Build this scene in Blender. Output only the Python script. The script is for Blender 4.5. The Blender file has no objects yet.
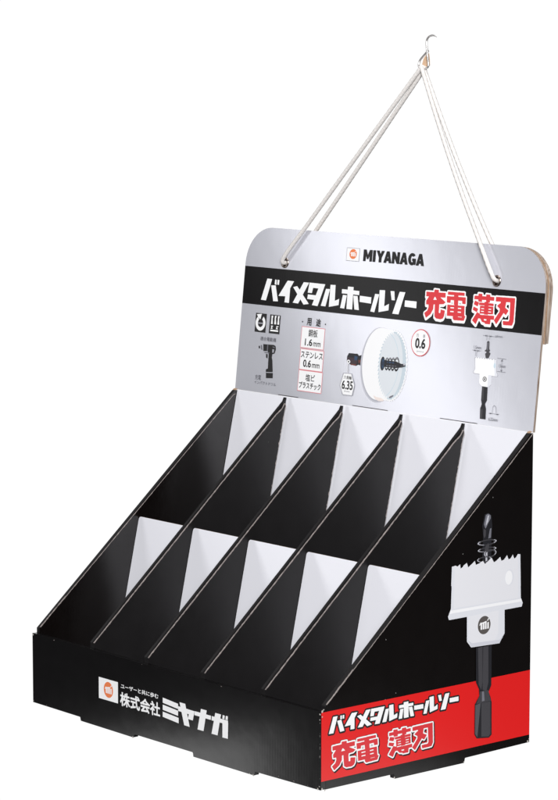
import bpy, math, random
import numpy as np
from mathutils import Vector, Matrix
random.seed(7)
sc = bpy.context.scene
COL = sc.collection
# ------------------------------------------------------------------ camera
cam_d = bpy.data.cameras.new('camera')
cam = bpy.data.objects.new('camera', cam_d); COL.objects.link(cam)
cam.location = (2.0087485, -1.43030999, 0.59432628)
RV = Vector((0.65231415, 0.75794779, 0.00117788)); UV = Vector((-0.09658813, 0.08158527, 0.99197509))
FV = Vector((-0.75176923, 0.64719316, -0.12642799))
cam.rotation_euler = Matrix((RV, UV, -FV)).transposed().to_euler()
cam_d.sensor_fit = 'HORIZONTAL'; cam_d.sensor_width = 36.0; cam_d.lens = 2720.563 / 558 * 36
cam_d.clip_end = 100; cam_d.clip_start = 0.05
sc.camera = cam
# ------------------------------------------------------------------ world: white studio sweep behind, dim studio elsewhere
w = bpy.data.worlds.new('World'); sc.world = w; w.use_nodes = True
nt = w.node_tree; nt.nodes.clear()
out = nt.nodes.new('ShaderNodeOutputWorld'); bg = nt.nodes.new('ShaderNodeBackground')
tc = nt.nodes.new('ShaderNodeTexCoord'); dot = nt.nodes.new('ShaderNodeVectorMath'); dot.operation = 'DOT_PRODUCT'
dot.inputs[1].default_value = FV
rp = nt.nodes.new('ShaderNodeValToRGB')
rp.color_ramp.elements[0].position = 0.50; rp.color_ramp.elements[0].color = (0.045, 0.045, 0.047, 1)
rp.color_ramp.elements[1].position = 0.74; rp.color_ramp.elements[1].color = (1.02, 1.02, 1.02, 1)
nt.links.new(tc.outputs['Generated'], dot.inputs[0]); nt.links.new(dot.outputs['Value'], rp.inputs[0])
nt.links.new(rp.outputs[0], bg.inputs[0]); nt.links.new(bg.outputs[0], out.inputs[0]); bg.inputs[1].default_value = 1.0
# ------------------------------------------------------------------ lamps
def area(name, loc, target, size, power, col=(1, 1, 1), size_y=None):
    d = bpy.data.lights.new(name, 'AREA'); d.energy = power; d.color = col
    d.shape = 'RECTANGLE'; d.size = size; d.size_y = size_y or size
    o = bpy.data.objects.new(name, d); COL.objects.link(o); o.location = loc
    o.rotation_euler = (Vector(target) - Vector(loc)).to_track_quat('-Z', 'Y').to_euler()
    return o
area('key_lamp', (2.10, -1.40, 1.30), (0.2, 0.1, 0.2), 0.9, 97)
area('top_lamp', (0.3, -0.2, 1.9), (0.25, 0.1, 0.1), 0.9, 11)
area('front_sheen_fill', (-0.13, -0.22, -0.20), (0.22, 0, 0.0), 0.28, 0.40, size_y=0.20)  # added fill: stands in for a bright floor reflected low in the front
ll = area('left_lamp', (-0.338, -0.31, 0.345), (0.24, 0.24, 0.31), 0.14, 0.50, size_y=0.46)
zz = (Vector((-0.338, -0.31, 0.336)) - Vector((0.24, 0.24, 0.31))).normalized(); vv = Vector((-.38, .38, .9)); vv = (vv - zz * vv.dot(zz)).normalized()
ll.rotation_euler = Matrix((vv.cross(zz), vv, zz)).transposed().to_euler()
area('side_sheen_fill', (0.64, 0.26, -0.175), (0.4, 0.05, 0.02), 0.20, 0.20, size_y=0.20)  # added fill: floor-like sheen on the lower side label
sc.view_settings.view_transform = 'Standard'; sc.view_settings.look = 'None'
sc.view_settings.exposure = 0; sc.view_settings.gamma = 1
# ------------------------------------------------------------------ materials
M = {}
def mat(name, col, rough=0.5, metal=0.0, spec=0.5, mottling=0.0, mscale=60, flute=None, dust=0, bump=0.0):
    m = bpy.data.materials.new(name); m.use_nodes = True; n = m.node_tree; b = n.nodes['Principled BSDF']
    b.inputs['Base Color'].default_value = (*col, 1); b.inputs['Roughness'].default_value = rough
    b.inputs['Metallic'].default_value = metal; b.inputs['Specular IOR Level'].default_value = spec
    t = n.nodes.new('ShaderNodeTexCoord')
    colout = None
    ns = n.nodes.new('ShaderNodeTexNoise'); ns.inputs['Scale'].default_value = mscale; ns.inputs['Detail'].default_value = 5
    n.links.new(t.outputs['Object'], ns.inputs['Vector'])
    if mottling:
        mx = n.nodes.new('ShaderNodeMix'); mx.data_type = 'RGBA'
        mx.inputs[6].default_value = (*[c * (1 - mottling) for c in col], 1)
        mx.inputs[7].default_value = (*[min(1, c * (1 + mottling)) for c in col], 1)
        n.links.new(ns.outputs['Fac'], mx.inputs[0]); colout = mx.outputs[2]
        rr = n.nodes.new('ShaderNodeMapRange'); rr.inputs[3].default_value = rough * 0.85; rr.inputs[4].default_value = rough * 1.15
        n.links.new(ns.outputs['Fac'], rr.inputs[0]); n.links.new(rr.outputs[0], b.inputs['Roughness'])
    if dust:
        vo = n.nodes.new('ShaderNodeTexVoronoi'); vo.inputs['Scale'].default_value = 95
        n.links.new(t.outputs['Object'], vo.inputs['Vector'])
        lt = n.nodes.new('ShaderNodeMath'); lt.operation = 'LESS_THAN'; lt.inputs[1].default_value = 0.045
        n.links.new(vo.outputs['Distance'], lt.inputs[0])
        sp = n.nodes.new('ShaderNodeSeparateColor'); n.links.new(vo.outputs['Color'], sp.inputs[0])
        g2 = n.nodes.new('ShaderNodeMath'); g2.operation = 'GREATER_THAN'; g2.inputs[1].default_value = 1 - dust
        n.links.new(sp.outputs[0], g2.inputs[0])
        ml = n.nodes.new('ShaderNodeMath'); ml.operation = 'MULTIPLY'
        n.links.new(lt.outputs[0], ml.inputs[0]); n.links.new(g2.outputs[0], ml.inputs[1])
        m2 = n.nodes.new('ShaderNodeMix'); m2.data_type = 'RGBA'; m2.inputs[7].default_value = (0.22, 0.21, 0.21, 1)
        if colout: n.links.new(colout, m2.inputs[6])
        else: m2.inputs[6].default_value = (*col, 1)
        n.links.new(ml.outputs[0], m2.inputs[0]); colout = m2.outputs[2]
    if colout: n.links.new(colout, b.inputs['Base Color'])
    if flute or bump:
        bp = n.nodes.new('ShaderNodeBump'); bp.inputs['Distance'].default_value = 0.001
        if flute:
            wv = n.nodes.new('ShaderNodeTexWave'); wv.bands_direction = flute; wv.inputs['Scale'].default_value = 95
            wv.inputs['Distortion'].default_value = 0.6; wv.inputs['Detail Scale'].default_value = 0.4
            n.links.new(t.outputs['Object'], wv.inputs['Vector'])
            ad = n.nodes.new('ShaderNodeMath'); ad.operation = 'ADD'
            s1 = n.nodes.new('ShaderNodeMath'); s1.operation = 'MULTIPLY'; s1.inputs[1].default_value = 0.004
            s2 = n.nodes.new('ShaderNodeMath'); s2.operation = 'MULTIPLY'; s2.inputs[1].default_value = 0.30
            n.links.new(wv.outputs['Fac'], s1.inputs[0])
            n3 = n.nodes.new('ShaderNodeTexNoise'); n3.inputs['Scale'].default_value = 18; n3.inputs['Detail'].default_value = 3
            n.links.new(t.outputs['Object'], n3.inputs['Vector']); n.links.new(n3.outputs['Fac'], s2.inputs[0])
            n.links.new(s1.outputs[0], ad.inputs[0]); n.links.new(s2.outputs[0], ad.inputs[1])
            n.links.new(ad.outputs[0], bp.inputs['Height']); bp.inputs['Strength'].default_value = 0.9
        else:
            n.links.new(ns.outputs['Fac'], bp.inputs['Height']); bp.inputs['Strength'].default_value = bump
        n.links.new(bp.outputs[0], b.inputs['Normal'])
    M[name] = m; return m
mat('black_card_x', (0.0034, 0.0030, 0.0032), 0.19, flute='X', dust=0.018, mottling=0.15, spec=0.5)
mat('black_card_y', (0.0036, 0.0026, 0.0024), 0.24, flute='Y', dust=0.018, mottling=0.15, spec=0.5)
mat('black_inner', (0.0075, 0.0068, 0.0072), 0.5, dust=0.018, mottling=0.2, bump=0.15, spec=0.30)
mat('silver_card', (0.66, 0.665, 0.725), 0.21, metal=0.40, mottling=0.02, mscale=9, flute='X')
mat('lit_silver_card', (0.79, 0.79, 0.845), 0.33, metal=0.10, mottling=0.02, mscale=14, bump=0.04)  # same silver card as the header, colour lightened for the light on it
mat('kraft', (0.36, 0.235, 0.15), 0.85, mottling=0.45, mscale=700, bump=0.3)
mat('worn', (0.25, 0.215, 0.205), 0.8, mottling=0.9, mscale=260)
mat('scuff', (0.48, 0.45, 0.42), 0.8, mottling=0.4, mscale=900)
mat('slit', (0.05, 0.045, 0.05), 0.8)
mat('print_black', (0.0055, 0.005, 0.0055), 0.27, flute='X', spec=0.22)
mat('ink_black', (0.012, 0.011, 0.012), 0.45)
mat('ink_grey', (0.13, 0.13, 0.15), 0.5)
mat('ink_pale', (0.34, 0.34, 0.38), 0.5)
mat('print_white', (0.90, 0.90, 0.91), 0.4)
mat('print_red', (0.72, 0.014, 0.014), 0.3, flute='Y')
mat('ink_red', (0.66, 0.035, 0.045), 0.4)
mat('ink_pink', (0.75, 0.22, 0.25), 0.45)
mat('ink_orange', (0.80, 0.20, 0.06), 0.4)
mat('soft_grey', (0.54, 0.545, 0.60), 0.3, metal=0.3)
mat('soft_dark', (0.43, 0.435, 0.49), 0.35, metal=0.2)
mat('cup_white', (0.76, 0.76, 0.80), 0.4)
mat('cup_bright', (0.88, 0.88, 0.90), 0.4)
mat('cup_shade', (0.62, 0.63, 0.69), 0.4)
mat('cup_mid', (0.72, 0.73, 0.78), 0.4)
mat('cup_blue', (0.55, 0.66, 0.74), 0.4)
mat('cup_warm', (0.80, 0.60, 0.53), 0.4)
mat('steel_dark', (0.016, 0.016, 0.020), 0.4)
mat('steel_mid', (0.055, 0.053, 0.060), 0.4)
mat('steel_light', (0.17, 0.17, 0.20), 0.4)
mat('steel_edge', (0.085, 0.085, 0.095), 0.4)
mat('steel_glint', (0.50, 0.50, 0.55), 0.4)
mat('cup_inner', (0.55, 0.63, 0.69), 0.4)
mat('cup_floor', (0.70, 0.735, 0.775), 0.4)
mat('cup_blush', (0.84, 0.74, 0.70), 0.4)
mat('steel_blue', (0.025, 0.06, 0.13), 0.4)
mat('steel_rust', (0.16, 0.04, 0.03), 0.4)
mat('steel_purple', (0.045, 0.026, 0.034), 0.4)
mat('mark_grey', (0.10, 0.09, 0.085), 0.4)
mat('cord', (0.67, 0.64, 0.62), 0.8, mottling=0.08, mscale=900, bump=0.2)
mat('metal', (0.66, 0.64, 0.63), 0.28, metal=0.75)
mat('eyelet', (0.42, 0.35, 0.31), 0.22, metal=1.0)
def streaky(name):
    m = M[name]; n = m.node_tree; ns = [q for q in n.nodes if q.type == 'TEX_NOISE'][0]
    t = [q for q in n.nodes if q.type == 'TEX_COORD'][0]; mp = n.nodes.new('ShaderNodeMapping'); mp.inputs['Scale'].default_value = (1, 1.6, .05)
    n.links.new(t.outputs['Object'], mp.inputs[0]); n.links.new(mp.outputs[0], ns.inputs['Vector']); ns.inputs['Scale'].default_value = 800
    cr = n.nodes.new('ShaderNodeValToRGB'); b = n.nodes['Principled BSDF']
    cr.color_ramp.elements[0].position = .38; cr.color_ramp.elements[0].color = (.22, .155, .115, 1)
    cr.color_ramp.elements[1].position = .62; cr.color_ramp.elements[1].color = (.52, .44, .38, 1)
    n.links.new(ns.outputs['Fac'], cr.inputs[0]); n.links.new(cr.outputs[0], b.inputs['Base Color'])
mat('board_edge', (0.36, 0.235, 0.15), 0.85, mottling=0.45, bump=0.5); streaky('board_edge')
mat('tan', (0.60, 0.40, 0.26), 0.6)
# ------------------------------------------------------------------ helpers
def link(name, me, parent=None, mats=()):
    for m in mats: me.materials.append(M[m])
    o = bpy.data.objects.new(name, me); COL.objects.link(o)
    if parent: o.parent = parent
    return o
class MB:
    def __init__(s): s.v = []; s.f = []; s.m = []; s.mats = []
    def mi(s, name):
        if name not in s.mats: s.mats.append(name)
        return s.mats.index(name)
    def add(s, vs, fs, m):
        k = len(s.v); s.v += [tuple(v) for v in vs]; s.f += [tuple(i + k for i in f) for f in fs]; s.m += [s.mi(m)] * len(fs)
    def build(s, name, parent=None, smooth=False, bevel=0):
        me = bpy.data.meshes.new(name); me.from_pydata(s.v, [], s.f)
        for p, i in zip(me.polygons, s.m): p.material_index = i; p.use_smooth = smooth
        me.update()
        o = link(name, me, parent, s.mats)
        if bevel:
            b = o.modifiers.new('bevel', 'BEVEL'); b.width = bevel; b.segments = 2; b.limit_method = 'ANGLE'; b.angle_limit = 0.6
        return o
def extrude(mb, poly, frame, t0, t1, m, edge=None, skew=None):
    """poly in 2D (a,b); frame maps (a,b,t) -> xyz; edge material for the side faces"""
    n = len(poly)
    lo = [frame(a, b, t0) for a, b in poly]; hi = [frame(a, b, t1) for a, b in poly]
    mb.add(lo + hi, [tuple(range(n))[::-1], tuple(range(n, 2 * n))], m)
    mb.add(lo + hi, [(i, (i + 1) % n, n + (i + 1) % n, n + i) for i in range(n)], edge or m)
W, D, h, H = 0.400, 0.24238, 0.06514, 0.27134
A = 0.10867; B = 0.2185; MY = 0.1214
SA, CA = math.sin(A), math.cos(A)
def fx(dx=0):                       # panels in the y-z plane, thickness along x
    return lambda a, b, t: (t, a, b)
def fy(a, b, t): return (a, t, b)   # panels in the x-z plane
def fh(a, b, t): return (a, D + b * SA - t * CA, H + b * CA + t * SA)      # header: t towards the viewer
def ff(a, b, t): return (a, -t, b)                                          # front face
def fs(a, b, t): return (W + t, a, b)                                       # right side face
# ------------------------------------------------------------------ print tools (flat ink laid on a card face)
def text_polys(body, box, bold=0.0, upper=None):
    c = bpy.data.curves.new('t', 'FONT'); c.body = body; c.size = 1; c.offset = bold; c.resolution_u = 6
    o = bpy.data.objects.new('t', c); COL.objects.link(o)
    bpy.context.view_layer.update()
    me = bpy.data.meshes.new_from_object(o.evaluated_get(bpy.context.evaluated_depsgraph_get()))
    bpy.data.objects.remove(o)
    V = np.array([(v.co.x, v.co.y) for v in me.vertices]); F = [tuple(p.vertices) for p in me.polygons]
    lo = V.min(0); hi = V.max(0); x0, y0, x1, y1 = box
    V = (V - lo) / (hi - lo) * np.array([x1 - x0, y1 - y0]) + np.array([x0, y0])
    bpy.data.meshes.remove(me)
    return [[tuple(V[i]) for i in f] for f in F]
def blob(polys, g, grow, sink=(0, 0)):
    """union of polygons (mm) grown by `grow` mm (and dragged along `sink`) -> clean polygons"""
    P = np.array([p for q in polys for p in q]); pad = grow + abs(sink[0]) + abs(sink[1]) + 4 * g
    lo = P.min(0) - pad; hi = P.max(0) + pad
    nx, ny = (np.ceil((hi - lo) / g)).astype(int) + 1
    G = np.zeros((ny, nx), bool)
    for q in polys:
        q = np.array(q); a = np.maximum(((q.min(0) - lo) / g).astype(int) - 1, 0); b = ((q.max(0) - lo) / g).astype(int) + 2
        xs = lo[0] + g * np.arange(a[0], min(b[0], nx)); ys = lo[1] + g * np.arange(a[1], min(b[1], ny))
        X, Y = np.meshgrid(xs, ys); ins = np.zeros(X.shape, bool); n = len(q)
        for i in range(n):
            (x1, y1), (x2, y2) = q[i], q[(i + 1) % n]
            if y1 == y2: continue
            ins ^= ((y1 > Y) != (y2 > Y)) & (X < (x2 - x1) * (Y - y1) / (y2 - y1) + x1)
        G[a[1]:a[1] + len(ys), a[0]:a[0] + len(xs)] |= ins
    def shift(Z, dx, dy):
        R = np.zeros_like(Z)
        R[max(dy, 0):ny + min(dy, 0), max(dx, 0):nx + min(dx, 0)] = Z[max(-dy, 0):ny + min(-dy, 0), max(-dx, 0):nx + min(-dx, 0)]
        return R
    r = int(round(grow / g)); O = G.copy()
    for dy in range(-r, r + 1):
        for dx in range(-r, r + 1):
            if dx * dx + dy * dy <= (grow / g) ** 2 + 0.3: O |= shift(G, dx, dy)
    if sink != (0, 0):
        n = int(max(abs(sink[0]), abs(sink[1])) / g) + 1; O2 = O.copy()
        for k in range(1, n + 1): O2 |= shift(O, int(round(sink[0] / g * k / n)), int(round(sink[1] / g * k / n)))
        O = O2
    Fd = O.astype(float)
    for _ in range(1):
        Fd = sum(shift(Fd, dx, dy) * wgt for dx, dy, wgt in ((0, 0, .25), (1, 0, .125), (-1, 0, .125), (0, 1, .125), (0, -1, .125), (1, 1, .0625), (-1, 1, .0625), (1, -1, .0625), (-1, -1, .0625)))
    out = []
    In = Fd > 0.5; c4 = In[:-1, :-1].astype(int) + In[:-1, 1:] + In[1:, 1:] + In[1:, :-1]
    for j in range(ny - 1):
        row = c4[j]; i = 0; y = lo[1] + j * g
        nz = np.nonzero(row)[0]
        if len(nz) == 0: continue
        i = nz[0]
        while i <= nz[-1]:
            if row[i] == 4:
                k = i
                while k < nx - 1 and row[k] == 4: k += 1
                out.append([(lo[0] + i * g, y), (lo[0] + k * g, y), (lo[0] + k * g, y + g), (lo[0] + i * g, y + g)]); i = k; continue
            if row[i] > 0:
                cs = [(0, 0, Fd[j, i]), (1, 0, Fd[j, i + 1]), (1, 1, Fd[j + 1, i + 1]), (0, 1, Fd[j + 1, i])]; p = []
                for a in range(4):
                    u, v = cs[a], cs[(a + 1) % 4]
                    if u[2] > 0.5: p.append((u[0], u[1]))
                    if (u[2] > 0.5) != (v[2] > 0.5):
                        s = (0.5 - u[2]) / (v[2] - u[2]); p.append((u[0] + s * (v[0] - u[0]), u[1] + s * (v[1] - u[1])))
                if len(p) > 2: out.append([(lo[0] + (i + q[0]) * g, y + q[1] * g) for q in p])
            i += 1
    return out
def inset(b, d): return (b[0] + d, b[1] + d, b[2] - d, b[3] - d)
class Print:
    def __init__(s, frame, base=0.12, step=0.014):
        s.fr = frame; s.mb = MB(); s.z = base; s.step = step
    def add(s, polys, m):
        for p in polys:
            s.mb.add([s.fr(a * .001, b * .001, s.z * .001) for a, b in p], [tuple(range(len(p)))], m)
        s.z += s.step
    def poly(s, p, m): s.add([p], m)
    def each(s, polys, m):
        for p in polys: s.add([p], m)
    def text(s, body, box, m, bold=0.0): s.add(text_polys(body, box, bold), m)
    def bold(s, body, box, m, grow, g=.08): s.add(blob(text_polys(body, inset(box, grow)), g, grow), m)
    def ell(s, e, m, n=40, inner=None, a0=0, a1=360):
        cx, cy, rx, ry = e
        pt = lambda k, f: (cx + f * rx * math.cos(math.radians(k)), cy + f * ry * math.sin(math.radians(k)))
        ang = [a0 + (a1 - a0) * i / n for i in range(n + 1)]
        if inner is None: s.add([[pt(k, 1) for k in ang[:-1]]], m)
        else: s.add([[pt(ang[i], inner), pt(ang[i], 1), pt(ang[i + 1], 1), pt(ang[i + 1], inner)] for i in range(n)], m)
    def line(s, p, q, wd, m):
        (x1, y1), (x2, y2) = p, q; L = math.hypot(x2 - x1, y2 - y1) or 1; nx_, ny_ = -(y2 - y1) / L * wd / 2, (x2 - x1) / L * wd / 2
        s.poly([(x1 + nx_, y1 + ny_), (x1 - nx_, y1 - ny_), (x2 - nx_, y2 - ny_), (x2 + nx_, y2 + ny_)], m)
    def build(s, name, parent): return s.mb.build(name, parent)
# ------------------------------------------------------------------ THE DISPLAY
stand = bpy.data.objects.new('display_stand', None); COL.objects.link(stand); stand.empty_display_size = 0.05
stand['label'] = 'black and silver cardboard counter display with five empty sloping bays and a printed header card'
stand['category'] = 'display stand'
def frontwall():
    mb = MB()
    p = [(0, 0), (.0727, -.0004), (.0735, -.0038), (.1515, -.0042), (.1528, -.001), (.2345, -.001), (.2352, -.0047), (.3163, -.0047), (.3172, -.0012), (W, 0), (W, h), (W * .5, h - .0006), (0, h)]
    p = p[::-1]
    extrude(mb, p, fy, 0, .0048, 'black_card_x')
    return mb.build('front_panel', stand, bevel=.0007)
front = frontwall()
def sidewall(x0, x1, name, outm):
    mb = MB(); y0 = .0050
    yy = lambda y: h + (H - h) * y / D
    p = [(y0, 0), (.0813, -.0004), (.082, -.0046), (.1632, -.0050), (.1641, -.0008), (D, 0), (D, H), (D - .003, H), (y0, yy(y0))]
    extrude(mb, p, fx(), x0, x1, outm, 'black_inner')
    o = mb.build(name, stand, bevel=.0006)
    return o
side_r = sidewall(W - .0052, W, 'side_panel', 'black_card_y')
side_l = sidewall(0, .0040, 'side_panel', 'black_card_y')
mb = MB(); extrude(mb, [(0.0042, .0004), (W - .0054, .0004), (W - .0054, H - .002), (.0042, H - .002)], fy, D + .0002, D + .0028, 'black_card_x'); mb.build('rear_panel', stand)
mb = MB(); extrude(mb, [(.0042, .0051), (W - .0054, .0051), (W - .0054, D - .003), (.0042, D - .003)], lambda a, b, t: (a, b, t), .0006, .003, 'black_inner'); mb.build('base_panel', stand)
# crease lines along the right upper edge of walls: worn fold of the board
def crease(pts, name, parent, wd=.00075, proud=.00025, m='worn'):
    """ragged thin strip through 3D pts; strip lies on the top of the fold"""
    mb = MB(); P = []
    for a, b in zip(pts[:-1], pts[1:]):
        a, b = Vector(a), Vector(b); n = max(2, int((b - a).length / .0018))
        P += [a.lerp(b, i / n) for i in range(n)]
    P.append(Vector(pts[-1]))
    vs = []; fs_ = []
    for i, q in enumerate(P):
        t = (P[min(i + 1, len(P) - 1)] - P[max(i - 1, 0)]).normalized()
        wv = wd * random.uniform(.45, 1.1); up = Vector((1, 0, 0)).cross(t) * -1
        if up.z < 0 and abs(up.z) > .2: up = -up
        o = q + up * proud
        rt = Vector((.00018, 0, 0))
        vs += [o - Vector((wv, 0, 0)), o + rt, q + rt - up * random.uniform(.0002, .0006)]
    for i in range(len(P) - 1):
        k = i * 3; fs_ += [(k, k + 1, k + 4, k + 3), (k + 1, k + 2, k + 5, k + 4)]
    mb.add(vs, fs_, m); return mb.build(name, parent)
yz = lambda x, y: (x, y, h + (H - h) * y / D)
crease([yz(W, .006), yz(W, D - .003), (W, D - .0003, H + .0001)], 'fold_edge', side_r, wd=.0011)
crease([yz(.0040, .006), yz(.0040, D - .005), (.0040, D - .0025, H - .0035)], 'fold_edge', side_l)
for x in (.0001, W - .0051):
    mb = MB(); extrude(mb, [(D - .0025, H + .0001), (D + .0004, H + .0005), (D + .0006, H + .0016), (D - .0020, H + .0010)], fx(), x, x + (.0038 if x < .1 else .0030), 'kraft'); mb.build('cut_edge', side_l if x < .1 else side_r)
# scuffs at corners
for (y, z, r) in ((.001, h + .0005, .0013), (.0025, h + .0016, .0009), (.001, h - .004, .0007), (.0012, .001, .0012), (.004, -.0004, .0009), (.0815, -.0036, .0010), (.1625, -.004, .0008), (D - .002, .0012, .0012), (D - .0008, .003, .0006)):
    n = 7; mb = MB(); mb.add([(W + .00022 + .00002 * random.random(), y + r * random.uniform(.5, 1.1) * math.cos(6.283 * i / n), z + r * random.uniform(.5, 1.1) * math.sin(6.283 * i / n)) for i in range(n)], [tuple(range(n))], 'scuff'); mb.build('scuff', side_r)
for (x, z, r) in ((W - .001, h - .002, .0012), (W - .0012, h - .0065, .0008), (W - .0035, .0008, .0013), (W - .0016, .003, .0008), (.1505, -.004, .0012), (.3150, -.0044, .0012), (.3105, -.0040, .0007), (.0745, -.0036, .0007), (.0012, h - .0016, .0010), (.001, .0016, .0008)):
    n = 7; mb = MB(); mb.add([(x + r * random.uniform(.4, 1.1) * math.cos(6.283 * i / n), -.00022 - .00002 * random.random(), z + r * random.uniform(.4, 1.1) * math.sin(6.283 * i / n)) for i in range(n)], [tuple(range(n))], 'scuff'); mb.build('scuff', front)

for k in range(16):                 # flecks of bare board along the folds
    c_ = random.choice(('top', 'corner', 'bottom')); mb = MB(); r = random.uniform(.0003, .0008); L = r * random.uniform(1, 2.6)
    if c_ == 'top': x, z, a, b = random.uniform(.01, W - .01), h - .0012, L, r * .5
    elif c_ == 'corner': x, z, a, b = W - .0010, random.uniform(.004, h - .004), r * .5, L
    else: x, z, a, b = random.choice((random.uniform(.16, .23), random.uniform(.325, .39), random.uniform(.01, .07))), .0012, L, r * .4
    n = 7; mb.add([(x + a * random.uniform(.4, 1.1) * math.cos(6.283 * i / n), -.00024 - .00001 * i, z + b * random.uniform(.4, 1.1) * math.sin(6.283 * i / n)) for i in range(n)], [tuple(range(n))], 'worn'); mb.build('scuff', front)
# dividers: two plies, the right ply a little lower with a rounded rear corner and a worn cut edge
FX = [.0845, .1635, .2415, .3215]; TX = [.0805, .1605, .2405, .3200]
for k in range(4):
    f0, t0 = FX[k], TX[k]
    def fr(a, b, t, f0=f0, t0=t0): return (t + f0 + (t0 - f0) * a / D, a, b)
    sb = math.tan(B); yr = D - .0036
    def zt(y): return h + (H + .0026 - h) * y / D
    p = [(.0052, .0032), (yr - (H - .0055) * sb, .0032), (yr, H + .0004), (yr - .0012, H + .0004), (yr - .003, zt(yr - .003)), (.0052, zt(.0052))]
    mb = MB(); extrude(mb, p, fr, -.0026, .0004, 'black_inner'); dv = mb.build('divider', stand, bevel=.0004)
    y2 = yr - .0022
    tip = [(y2 - .0022, H - .0110), (y2 - .0010, H - .0075), (y2 - .0010, H - .0055), (y2 - .0022, H - .0048), (y2 - .0055, zt(y2 - .0055) - .0022), (y2 - .013, zt(y2 - .013) - .0008)]
    p2 = [(.0052, .0032), (y2 - (H - .005) * sb, .0032)] + tip + [(.0052, zt(.0052) - .0006)]
    mb = MB(); extrude(mb, p2, fr, .00045, .0027, 'black_inner'); ply = mb.build('liner_ply', dv)
    ridge = [fr(.0054, zt(.0054) - .0006, .0027)] + [fr(a, b, .0027) for a, b in tip[::-1]]
    crease(ridge, 'fold_edge', ply)
    # rear cut edge, dotted with bare board
    vs = []; fs_ = []; mb = MB()
    ztop, zb = H - .011, .02
    n = 150; vs = []
    for i in range(n + 1):
        z = ztop - (ztop - zb) * i / n; y = y2 - .0022 - (H - .0110 - z) * sb
        ww = random.choice((.00006, .0001, .0005, .0008, .0002)) * random.uniform(.7, 1.2)
        vs += [fr(y + .0001, z, .00276), fr(y - ww, z, .00276)]
    mb.add(vs, [(2 * i, 2 * i + 2, 2 * i + 3, 2 * i + 1) for i in range(n)], 'worn')
    mb.build('cut_edge', ply)
# silver partitions across each bay, leaning back
def xin(k, y, side):                # inner x of bay k at depth y (side 0 = its left wall)
    if side == 0: return .0044 if k == 0 else FX[k - 1] + (TX[k - 1] - FX[k - 1]) * y / D + .0030
    return W - .0056 if k == 4 else FX[k] + (TX[k] - FX[k]) * y / D - .0030
mz = h + (H - h) * MY / D - .0075
for k in range(5):
    def fc(a, b, t): return (a, MY - b * math.sin(B) - t * math.cos(B), mz - b * math.cos(B) + t * math.sin(B))
    x0, x1 = xin(k, MY - .015, 0), xin(k, MY - .015, 1); L = mz / math.cos(B) - .004
    r = .0028
    p = [(x0, L), (x1, L), (x1, r)] + [(x1 - r + r * math.cos(a), r - r * math.sin(a)) for a in (.5, 1.0, 1.57)] + [(x0 + r - r * math.sin(a), r - r * math.cos(a)) for a in (0, .5, 1.0)] + [(x0, r)]
    mb = MB(); extrude(mb, p, fc, -.0022, 0, 'lit_silver_card', 'kraft'); mb.build('partition', stand)
# silver back panel behind the dividers
def fb(a, b, t): return (a, D - .0003 - b * math.sin(B) - t * math.cos(B), H + .0004 - b * math.cos(B) + t * math.sin(B))
mb = MB(); L = (H - .004) / math.cos(B)
extrude(mb, [(.0045, L), (W - .0057, L), (W - .0057, 0), (.0045, 0)], fb, -.0022, 0, 'lit_silver_card', 'kraft'); mb.build('back_panel', stand)
# header card ------------------------------------------------------
VT = .15875; RC = .036
EY = [(.0585, .1266), (.3405, .1272)]; ER = .0040
def header_mesh(v0, t0, t1, xa, xb, top, rc, name, parent, m, rag=0):
    c = bpy.data.curves.new('c', 'CURVE'); c.dimensions = '2D'; c.fill_mode = 'BOTH'; c.extrude = (t1 - t0) / 2
    pts = [(xa, v0), (xb, v0)]
    for i in range(13): a = math.pi / 2 * i / 12; pts.append((xb - rc + rc * math.cos(a), top - rc + rc * math.sin(a)))
    for i in range(13): a = math.pi / 2 + math.pi / 2 * i / 12; pts.append((xa + rc + rc * math.cos(a), top - rc + rc * math.sin(a)))
    loops = [pts] + [[(ex + ER * math.cos(6.2832 * i / 24), ey + ER * math.sin(6.2832 * i / 24)) for i in range(24)] for ex, ey in EY]
    for L_ in loops:
        s = c.splines.new('POLY'); s.points.add(len(L_) - 1); s.use_cyclic_u = True
        for q, (a, b) in zip(s.points, L_): q.co = (a, b, 0, 1)
    o = bpy.data.objects.new('c', c); COL.objects.link(o); bpy.context.view_layer.update()
    me = bpy.data.meshes.new_from_object(o.evaluated_get(bpy.context.evaluated_depsgraph_get())); bpy.data.objects.remove(o)
    mb = MB(); V = [v.co.copy() for v in me.vertices]; tm = (t0 + t1) / 2
    for p in me.polygons:
        vs = [V[i] for i in p.vertices]; n = p.normal
        mb.add([fh(v.x, v.y, tm + v.z) for v in vs], [tuple(range(len(vs)))], m if abs(n.z) > .5 else 'board_edge')
    return mb.build(name, parent)
header = header_mesh(.0006, -.0024, 0, .0005, W - .0003, VT, RC, 'header_card', stand, 'silver_card')
header_mesh(.0766, -.0054, -.0031, .0012, W + .0006, VT - .0002, RC, 'backing_ply', header, 'kraft')
header_mesh(.0772, -.0086, -.0061, .0012, W + .0001, VT - .0006, RC + .001, 'backing_ply', header, 'kraft')
for ex, ey in EY:
    mb = MB(); n1, n2 = 28, 10; vs = []; fs_ = []
    prof = [(.0052, .0001), (.0050, .0007), (.0043, .0010), (.0036, .0008), (.0033, .0002), (.0033, -.0092)]
    for i in range(n1):
        a = 6.28318 * i / n1
        for r, t in prof: vs.append(fh(ex + r * math.cos(a), ey + r * math.sin(a), t))
    k = len(prof)
    for i in range(n1):
        for j in range(k - 1): fs_.append((i * k + j, i * k + j + 1, ((i + 1) % n1) * k + j + 1, ((i + 1) % n1) * k + j))
    mb.add(vs, fs_, 'eyelet'); mb.build('eyelet', header, smooth=True)
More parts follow.
